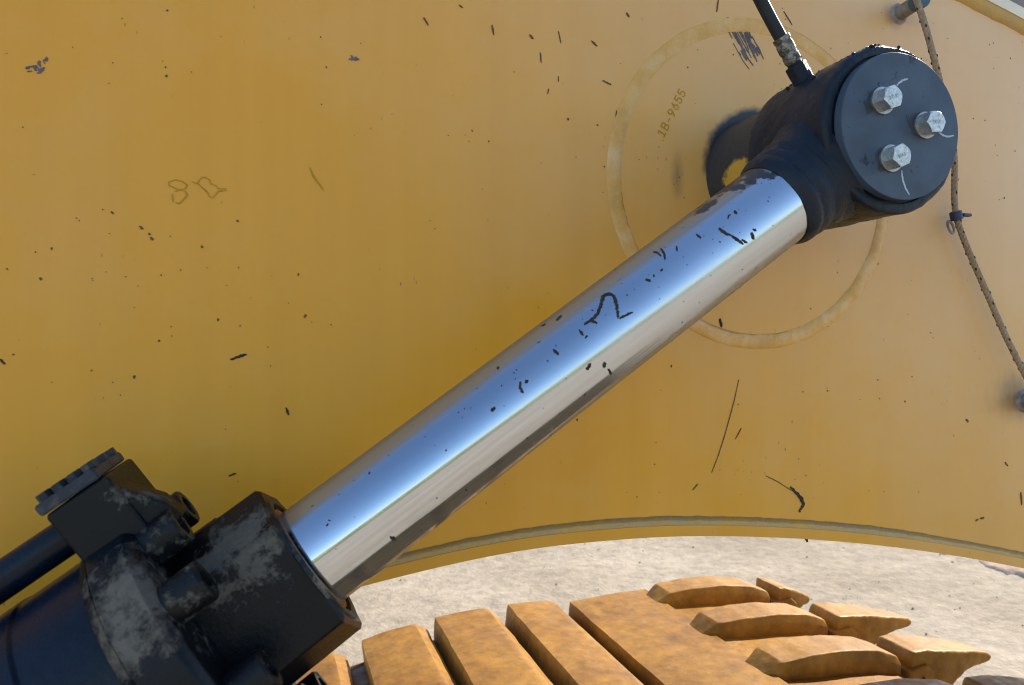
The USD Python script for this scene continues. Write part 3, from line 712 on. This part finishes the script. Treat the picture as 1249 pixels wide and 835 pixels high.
crumb = np.maximum(meshkit.fbm(ev * 170., 3, 19) - .58, 0) * .030 * (rr_ > .112) * np.exp(-((wa - 88) / 24) ** 2)
ev[:, :2] *= (1 + (amt * n + crumb) / np.maximum(rr_, .01))[:, None]
def flip(v): return np.stack([v[:, 0], -v[:, 2], v[:, 1]], 1)
eye = part(hc, 'rod_eye', (flip(ev), ef), 'black_eye', smooth=38, local=True)
# rolled neck: three weld passes stepping from the rod up to the eye
neck = []
for s0, r0 in [(-.182, RR + .001)] : pass
xs = np.linspace(-.176, -.088, 60)
pr = []
for s in xs:
    t = (s + .176) / .088
    r = RR + .0012 + .0062 * min(1, t * 5.) + .0115 * max(0, (t - .35) / .65) ** 2 + .0022 * abs(math.sin(PI * t * 4.0)) * (t < .6)
    pr.append((r, s))
part(eye, 'weld_neck', lx(lathe([(RR * .9, -.1755)] + pr, 120, rough_warp(.0035, 60., 9))), 'black_eye', smooth=50, local=True)
# crumbs of paint and dried grease along the top of the eye
r_ = np.random.default_rng(31)
crumbs = []
for k in range(130):
    a_ = math.radians(r_.uniform(62, 112) if k < 46 else r_.normal(108, 9))
    yy = -(-yf - .002 - (.15 * r_.random() ** (2 if k < 46 else .7)))
    rad = .1146
    s = r_.uniform(.0010, .0030) * (1.3 if k % 9 == 0 else .8)
    b = trimesh.creation.icosphere(1, s); bv = b.vertices * r_.uniform(.6, 1.3, 3) * (1 + .4 * (r_.random((len(b.vertices), 1)) - .5))
    a_ += -THETA * 0 + 0
    crumbs.append((bv + [rad * math.cos(a_ - THETA), yy, rad * math.sin(a_ - THETA)], b.faces))
part(eye, 'paint_crumbs', cat(*crumbs), 'black_eye', smooth=False, local=True, kind='stuff')

# gland: flat-sided head the rod slides through
SE = -.924
ang = [42, 90, 138, 180, 222, 270, 318, 0]
Rg = .1005
angles = [48, 92, 136, 180, 224, 268, 312, 318 + 42 - 8]
pts = []
for d in (40, 86, 136, 180, 224, 274, 328):
    pts.append((Rg * math.sin(math.radians(d)), Rg * math.cos(math.radians(d))))
cs_ = m3.CrossSection([[(math.sin(math.radians(d)) * Rg, -math.cos(math.radians(d)) * Rg) for d in (40, 86, 136, 180, 224, 274, 328)][::-1]], m3.FillRule.NonZero)
cs_ = cs_.offset(-.006, m3.JoinType.Miter).offset(.006, m3.JoinType.Round, circular_segments=32)
g1 = m3.Manifold.extrude(cs_, .125)
g2 = m3.Manifold.extrude(cs_.offset(-.004, m3.JoinType.Round, circular_segments=32), .129)
g = m3.Manifold.batch_hull([g1, g2])
bore = m3.Manifold.cylinder(.012, .070, .0735, 96).translate((0, 0, .1185)) + m3.Manifold.cylinder(.2, .0606, .0606, 96).translate((0, 0, -.05))
g = (g - bore).refine_to_length(.007)
gv, gf = va(g)                              # section plane (z up, -y front) with extrusion along z
gv[:, :2] *= (1 + .0009 * (meshkit.fbm(gv * 70., 3, 40) - .5) / .1)[:, None]
gl = np.stack([gv[:, 2] + SE - .129, gv[:, 1], gv[:, 0]], 1)
gland = part(hc, 'gland', (gl, gf[:, ::-1]), 'black_gland', smooth=28, local=True)
part(gland, 'rod_seal', lx(lathe([(.0607, SE - .010), (.0655, SE - .0015), (.067, SE - .001), (.0705, SE - .009)][::-1], 128, rough_warp(.0010, 90., 2))), 'copper_wiper', smooth=50, local=True, label='copper coloured wiper ring round the rod')
part(gland, 'gland_lip', lx(lathe([(.0712, SE - .008), (.0735, SE + .0012), (.083, SE + .0018), (.086, SE - .003)][::-1], 128, rough_warp(.0030, 70., 6))), 'seal_lip', smooth=50, local=True)

# flange with its ring of cap screws
FR, FL = -1.034, -1.084
flprof = rounded([(.07, FL), (.158, FL), (.158, FR - .008), (.150, FR), (.07, FR)], .004, 4)
flange = part(hc, 'flange', lx(lathe(flprof, 200, rough_warp(.0016, 50., 17))), 'black_flange', smooth=35, local=True)
part(flange, 'weld_lip', lx(lathe([(.145, FL - .012), (.1515, FL - .009), (.1545, FL - .002), (.1575, FL + .001)], 200, rough_warp(.0014, 80., 18))), 'black_flange', smooth=True, local=True)
def cap_screw():
    head = m3.Manifold.revolve(m3.CrossSection([[(0, 0), (.0215, 0), (.0215, .0355), (.0195, .038), (0, .038)]]), 48)
    sock = m3.Manifold.cylinder(.03, .0125, .0135, 6).translate((0, 0, .016))
    return head - sock
scr = cap_screw()
for k, dg in enumerate((70, 34, -13, -50, -90, 104, 150, 195, 235)):
    d = math.radians(dg)
    y, z = -.1285 * math.cos(d), .1285 * math.sin(d)
    Rk = R_ROD @ np.array([[math.cos(k * .7), -math.sin(k * .7), 0], [math.sin(k * .7), math.cos(k * .7), 0], [0, 0, 1]])
    part(hc, 'cap_screw', move(scr, (FR - .001, y, z), Rk), 'black_bolt', smooth=30, local=True)

# barrel
part(hc, 'barrel', lx(lathe(rounded([(0, -2.6), (.1465, -2.6), (.1465, -1.17), (.1445, -1.167), (.1445, FL + .002), (0, FL + .002)], .002), 200, rough_warp(.0012, 25., 27))), 'black_barrel', smooth=35, local=True)

# oil port block on top of the flange, with bolted cover and pipe
def hullbox(pts, r):
    s = m3.Manifold.sphere(r, 14)
    return m3.Manifold.batch_hull([s.translate(tuple(p)) for p in pts])
b0, b1, yN, yF = -1.086, -1.022, -.052, .075      # along the rod; near and far faces
blk = hullbox([(x, y, z) for x in (b0 + .004, b1 - .004) for y in (yN + .004, yF - .004) for z in (.115, .200)], .0045)
web = hullbox([(b1 - .012, yN + .010, .196), (b1 - .012, yN + .05, .196), (b1 - .010, yN + .010, .12), (b1 - .01, yN + .05, .12), (-1.003, yN + .012, .152), (-1.003, yN + .045, .152), (-.998, yN + .014, .13), (-.998, yN + .045, .13)], .005)
block = part(hc, 'port_block', (blk + web).refine_to_length(.008), 'black_block', smooth=30, local=True)
cover = part(block, 'port_cover', move(rbox((.062, .128, .012), .003), ((b0 + b1) / 2 - .004, (yN + yF) / 2, .2115)), 'plug_steel', smooth=35, local=True)
k = 0
for xx_ in (-.026, -.010, .006, .021):
    for yy_ in (-.045, .0, .045):
        part(block, 'cover_bolt', move(hexhead(.0135, .0075), ((b0 + b1) / 2 + xx_, (yN + yF) / 2 + yy_, .2175), np.array([[math.cos(k), -math.sin(k), 0], [math.sin(k), math.cos(k), 0], [0, 0, 1]])), 'plug_steel', smooth=25, local=True)
        k += 1
pp = spline([(b0 + .004, .004, .174), (-1.15, .004, .1745), (-1.3, .004, .176), (-1.7, .004, .18), (-2.5, .006, .185)], 60)
part(hc, 'oil_pipe', tube(pp, .0195, 40), 'black_barrel', smooth=50, local=True)
part(hc, 'pipe_weld', lx(lathe([(.0195, b0 - .012), (.0225, b0 - .006), (.024, b0 + .002)], 48, rough_warp(.0015, 120., 3)), (0, .004, .174)), 'black_block', smooth=True, local=True)

# ------------------------------------------------------------------ pivot pin with cap and three hexagon bolts
pin = thing('pivot_pin', 'dark round pin cap with three zinc hexagon bolts in the rod eye', 'pivot pin', (0, 0, Z0))
def front(mesh, t): return move(mesh, t, R_FRONT)
part(pin, 'pin_shaft', front(lathe([(0, -.5), (.055, -.5), (.055, .298), (0, .298)], 64), (0, 0, Z0)), 'black_eye')
cap_ = part(pin, 'end_cap', front(lathe(rounded([(.05, .2975), (.0962, .2975), (.0982, .2995), (.0982, .3122), (.0975, .3129), (0, .3129)], .0012, 4), 200, rough_warp(.0006, 40., 33)), (0, 0, Z0)), 'black_cap', smooth=30)
for k, (x, z) in enumerate([(-.0335, .030), (.038, .004), (-.0195, -.045)]):
    p0 = (x, -.3129, Z0 + z)
    part(pin, 'washer', front(lathe(rounded([(.009, -.0005), (.0182, -.0005), (.0182, .0036), (.009, .0036)], .0008, 3), 64), p0), 'washer_steel')
    a = (.35, .10, .42)[k]
    Rz = np.array([[math.cos(a), -math.sin(a), 0], [math.sin(a), math.cos(a), 0], [0, 0, 1]])
    head = hexhead(.0275, .0170)
    bt = part(pin, 'hex_bolt', front(move(head, (0, 0, .0036), Rz), p0), 'bolt_zinc', smooth=20)
    # raised forge marks on the bolt's face
    marks_ = []
    rr2 = np.random.default_rng(60 + k)
    for j in range(3):
        ln = trimesh.creation.box((.0042, .0011, .0008)); ln.apply_translation((.0085, 0, 0)); ln.apply_transform(trimesh.transformations.rotation_matrix(j * 2 * PI / 3 + k, (0, 0, 1))); marks_.append(ln)
    tm = meshkit.text_mesh('10.9', .0050, .0011, True); tm.apply_translation((-tm.bounds[:, 0].mean(), -.0025, -.0003)); marks_.append(tm)
    mk = cat(*marks_)
    part(bt, 'bolt_marking', front(move(mk, (0, 0, .0036 + .0169), Rz), p0), 'bolt_zinc', smooth=False)
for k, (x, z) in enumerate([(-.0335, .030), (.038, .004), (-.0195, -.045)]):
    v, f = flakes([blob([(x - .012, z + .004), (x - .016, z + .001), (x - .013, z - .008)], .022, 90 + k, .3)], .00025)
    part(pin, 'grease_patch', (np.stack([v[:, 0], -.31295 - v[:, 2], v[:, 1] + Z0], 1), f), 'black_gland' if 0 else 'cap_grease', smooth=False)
for l, w in [([(-.0079, .0534), (-.001, .0596), (.010, .0641)], .0018), ([(.0604, .0004), (.069, -.0055), (.0892, -.0049)], .0018), ([(-.0001, -.0597), (.0025, -.0749), (.0122, -.0907)], .0018)]:
    v, f = flakes([blob(spline(l, 14), w, 71, .35)], .00012)
    part(pin, 'paint_tick', (np.stack([v[:, 0], -.3130 - v[:, 2], v[:, 1] + Z0], 1), f), 'chalk', smooth=False, label='chalky witness mark beside a bolt')

# ------------------------------------------------------------------ grease hose
hs = thing('grease_hose', 'black grease hose with crimped brass fitting screwed into the eye top', 'hose', (-.065, -.2, Z0 + .094))
base = np.array([-.0645, -.2, Z0 + .092]); d_ = np.array([-.56, 0, .83]); d_ /= np.linalg.norm(d_)
AX = axes(d_)
nut = part(hs, 'fitting_nut', move(cat(cyl(.0150, .012, 40), move(hexhead(.0270, .016), (0, 0, .011)), move(cyl(.0105, .012, 32), (0, 0, .026))), base, AX), 'black_eye', smooth=30)
part(hs, 'crimp_sleeve', move(lathe(rounded([(.008, .030), (.0105, .030), (.0122, .034), (.0122, .042), (.0114, .043), (.0114, .047), (.0124, .048), (.0124, .060), (.0116, .061), (.0116, .064), (.0126, .065), (.0126, .071), (.010, .071)], .0006, 3), 40), base, AX), 'crimp_steel', smooth=35)
q0 = base + d_ * .066
hp = spline([q0, q0 + d_ * .1, q0 + d_ * .2 + np.array([-.004, 0, .0]), q0 + d_ * .33 + np.array([-.02, .04, .02]), (-.34, .0, Z0 + .58), (-.5, .18, Z0 + .62)], 80)
part(hs, 'hose', tube(hp, .0092, 28), 'hose_rubber', smooth=50)

# ------------------------------------------------------------------ rope from peg to peg, and the band on it
rp = spline([(.298, -.040, Z0 + .343), (.289, -.057, Z0 + .333), (.290, -.066, Z0 + .309), (.321, -.068, Z0 + .221), (.350, -.058, Z0 + .168), (.379, -.048, Z0 + .105), (.401, -.038, Z0 + .059), (.420, -.024, Z0 - .043), (.441, -.022, Z0 - .09), (.493, -.021, Z0 - .180), (.540, -.024, Z0 - .268), (.583, -.030, Z0 - .345), (.606, -.034, Z0 - .385)], 420)
rope = thing('rope', 'thin speckled braided rope hanging from peg to peg at the right', 'rope', (.42, -.02, Z0 - .04))
T = np.gradient(rp, axis=0); T /= np.linalg.norm(T, axis=1)[:, None]
A1 = np.cross(T, [0, 1, 0]); A1 /= np.linalg.norm(A1, axis=1)[:, None]; A2 = np.cross(T, A1)
sl = np.r_[0, np.cumsum(np.linalg.norm(np.diff(rp, axis=0), axis=1))]
for k in range(4):
    ph = sl / .034 * 2 * PI + k * PI / 2
    st = rp + .0026 * (np.cos(ph)[:, None] * A1 + np.sin(ph)[:, None] * A2)
    part(rope, 'strand', tube(st, .0032, 10), 'rope_fibre', smooth=60)
fl = []
for k in range(74):
    i = int((k + .5) / 74 * 415) + 1
    ph = sl[i] / .034 * 2 * PI + (k % 4) * PI / 2 + rng.normal(0, .3)
    c = rp[i] + .0054 * (math.cos(ph) * A1[i] + math.sin(ph) * A2[i])
    fl.append(tube(np.array([c - T[i] * .0024, c, c + T[i] * .0024]) , (.0012, .0017, .0011), 6))
part(rope, 'dark_flecks', cat(*fl), 'grease', kind='stuff')
band = thing('rope_band', 'dark blue band with loose end and small loop tied round the rope', 'band', (.42, -.024, Z0 - .043))
i = int(np.argmin(np.abs(rp[:, 2] - (Z0 - .047))))
Bx = axes(T[i], (0, 1, 0))
part(band, 'wrap', move(lathe(rounded([(.007, -.008), (.0105, -.008), (.0110, .008), (.007, .008)], .0015, 3), 28, lambda v: v * (1 + .10 * (meshkit.fbm(v * 260., 3, 5) - .5))[:, None]), rp[i], Bx), 'tie_plastic')
part(band, 'loose_end', move(rbox((.020, .010, .006), .002), rp[i] + np.array([.017, -.006, .001])), 'tie_plastic')
th = np.linspace(0, 2 * PI, 40)
part(band, 'loop', tube(np.stack([rp[i][0] - .011 + .0065 * np.cos(th), rp[i][1] + .002 + .004 * np.sin(th), rp[i][2] - .022 + .012 * np.sin(th)], 1), .0022, 10), 'peg_steel')

# ------------------------------------------------------------------ bucket, lying back-up under the boom
bk = thing('digging_bucket', 'rusty orange excavator bucket with wear strips and three pointed teeth to the right', 'bucket', (.1, .355, 0))
Y0, Y1 = -.60, 1.335
def extr(poly, y0, y1, r=.004, ref=None):
    """A solid with the outline poly (x, z above the pin) from y0 to y1, edges slightly rounded."""
    cs = m3.CrossSection([[tuple(p) for p in poly]], m3.FillRule.NonZero)
    a = m3.Manifold.extrude(cs.offset(-r, m3.JoinType.Round, circular_segments=16) if r else cs, y1 - y0)
    if r:
        mid = m3.Manifold.extrude(cs, y1 - y0 - 2 * r).translate((0, 0, r))
        a = a + mid
    if ref:
        a = a.refine_to_length(ref)
    v, f = va(a)
    v = np.stack([v[:, 0], y1 - v[:, 2], v[:, 1] + Z0], 1)
    return v, f
def rough(mesh, amp, freq, seed):
    v, f = va(mesh)
    d = np.stack([meshkit.fbm(v * freq + 11 * k, 3, seed + k) - .5 for k in range(3)], -1)
    return v + amp * d, f
# shell: outline of the rounded back
shell_top = spline([(-1.02, -1.78), (-1.06, -1.60), (-.98, -1.45), (-.82, -1.385), (-.62, -1.335), (-.45, -1.296), (-.30, -1.270), (-.10, -1.252), (.10, -1.246), (.30, -1.236), (.50, -1.222), (.62, -1.225)], 90)
nrm = np.gradient(shell_top, axis=0); nrm = np.stack([nrm[:, 1], -nrm[:, 0]], 1); nrm /= np.linalg.norm(nrm, axis=1)[:, None]
outline = np.r_[shell_top, (shell_top + nrm * .03)[::-1]]
part(bk, 'shell', extr(outline, Y0, Y1, 0), 'rust_shell', smooth=40)
side = np.r_[shell_top[2:-2], [(.60, -1.30), (.45, -1.55), (.10, -1.80), (-.40, -1.86), (-.90, -1.84)]]
part(bk, 'side_plate', extr(side, Y1 - .03, Y1 - .002, .002), 'rust_shell')
part(bk, 'side_plate', extr(side, Y0 + .002, Y0 + .03, .002), 'rust_shell')
def bar(x0, z0, x1, z1, h=.075, sag=0.0):
    """A wear strip across the bucket's back from (x0, z0) to (x1, z1), top faces."""
    d = np.array([x1 - x0, z1 - z0]); L = np.linalg.norm(d); d /= L; n_ = np.array([-d[1], d[0]])
    k = 10
    top_ = [np.array([x0, z0]) + d * L * t + n_ * sag * 4 * t * (1 - t) for t in np.linspace(0, 1, k)]
    bot = [top_[-1] - n_ * .030 + d * .034, top_[-1] - n_ * h + d * .036, top_[0] - n_ * h - d * .008, top_[0] - n_ * .020 - d * .004]
    return rough(extr(np.array(top_ + bot)[::-1], Y0 - .004, Y1 + .004, .014, .05), .007, 14., 3)
BARS = [(-1.010, -1.435, -.880, -1.352), (-.800, -1.318, -.622, -1.268), (-.535, -1.240, -.362, -1.204), (-.296, -1.191, -.118, -1.180), (-.043, -1.176, .122, -1.181), (.185, -1.190, .482, -1.176)]
for b in BARS:
    part(bk, 'wear_strip', bar(*b, sag=.004), 'rust_bar', smooth=35)
lip = [(.470, -1.200), (.484, -1.190), (.70, -1.200), (.80, -1.208), (.890, -1.226), (.905, -1.238), (.90, -1.262), (.60, -1.262), (.470, -1.245)]
part(bk, 'cutting_lip', rough(extr(np.array(lip), Y0 - .006, Y1 + .006, .004, .06), .005, 12., 8), 'rust_tooth', smooth=35)

def lipz(x): return float(np.interp(x, [.40, .484, .70, .80, .89, .95], [-1.186, -1.192, -1.202, -1.210, -1.228, -1.245]))
def soften(m, edge, it):
    v, f = va(m.refine_to_length(edge))
    t = trimesh.Trimesh(v, f, process=True)
    trimesh.smoothing.filter_taubin(t, lamb=.5, nu=.52, iterations=it)
    return np.array(t.vertices), np.array(t.faces)
def adapter_mesh():
    P = []
    for x, ht, wt, hs, ws in [(.446, -.002, .034, -.008, .040), (.505, .040, .050, .020, .055), (.60, .053, .054, .034, .060), (.72, .058, .054, .038, .061), (.83, .055, .053, .036, .061), (.893, .044, .050, .026, .058)]:
        z = lipz(x) + Z0
        P += [(x, sg * wt, z + ht) for sg in (-1, 1)] + [(x + .004 * (x > .85), sg * ws, z + hs) for sg in (-1, 1)]
        P += [(x, sg * ws * 1.02, z - .012) for sg in (-1, 1)]
    P += [(.890, sg * .056, -1.262 + Z0) for sg in (-1, 1)]
    m = hullbox(P, .007)
    return soften(m, .010, 9)
def tooth_mesh():
    side_ = [(.934, -1.192), (.945, -1.170), (1.00, -1.172), (1.10, -1.187), (1.20, -1.207), (1.262, -1.222), (1.280, -1.236), (1.268, -1.248), (1.21, -1.250), (1.155, -1.257), (1.115, -1.272), (1.080, -1.293), (.936, -1.293)]
    a_ = m3.Manifold.extrude(m3.CrossSection([side_], m3.FillRule.NonZero), .2).translate((0, 0, -.1)).rotate((90, 0, 0)).translate((0, 0, Z0))
    plan = [(.93, -.066), (1.05, -.067), (1.15, -.054), (1.285, -.032), (1.285, .032), (1.15, .054), (1.05, .067), (.93, .066)]
    b_ = m3.Manifold.extrude(m3.CrossSection([plan], m3.FillRule.NonZero), 4.).translate((0, 0, -1))
    m = a_ ^ b_
    return soften(m, .010, 8)
AD, TO = adapter_mesh(), tooth_mesh()
TIPS = {0: (1.0, 0.0)}
for k in range(7):
    yc = 1.238 - .295 * k
    t_ = np.random.default_rng(80 + k)
    ad = part(bk, 'adapter', rough(move(AD, (0, yc, 0)), .006, 16., 50 + k), 'rust_tooth', smooth=40)
    # side lug with the locking pin that holds the tooth
    lug = hullbox([(.925, -.068, -1.222 + Z0), (.985, -.068, -1.214 + Z0), (1.005, -.066, -1.232 + Z0), (1.0, -.066, -1.268 + Z0), (.925, -.068, -1.272 + Z0), (.925, .068, -1.222 + Z0), (.985, .068, -1.214 + Z0), (1.005, .066, -1.232 + Z0), (1.0, .066, -1.268 + Z0), (.925, .068, -1.272 + Z0)], .008)
    hole = m3.Manifold.cylinder(.4, .011, .011, 24).rotate((90, 0, 0)).translate((.968, .2, -1.248 + Z0))
    part(ad, 'pin_lug', move((lug - hole), (0, yc, 0)), 'rust_tooth', smooth=35)
    tv2, tf2 = va(TO)
    if k == 0:
        tv2 = tv2.copy(); tv2[:, 0] = .936 + (tv2[:, 0] - .936) * .48
    part(bk, 'tooth', rough((tv2 + [0, yc, 0], tf2), .007, 15., 70 + k), 'rust_tooth', smooth=40)


# ------------------------------------------------------------------ grit and pebbles lying on the earth
st = []
r_ = np.random.default_rng(44)
for k in range(500):
    x, y = r_.uniform(-1.5, 5.5), r_.uniform(2.0, 7.0)
    sz = .003 + .009 * r_.random() ** 5
    b = trimesh.creation.icosahedron()
    v = np.array(b.vertices) * sz * r_.uniform(.6, 1.3, 3) * (1 + .4 * (r_.random((12, 1)) - .5))
    i, j = min(np.searchsorted(gx, x), len(gx) - 1), min(np.searchsorted(gy, y), len(gy) - 1)
    st.append((v + [x, y, Pg[i, j, 2] + sz * .15], np.array(b.faces)))
single('loose_grit', cat(*st), 'dry_earth', 'fine pale grit and pebbles strewn over the dry earth', 'grit', smooth=False, kind='stuff')
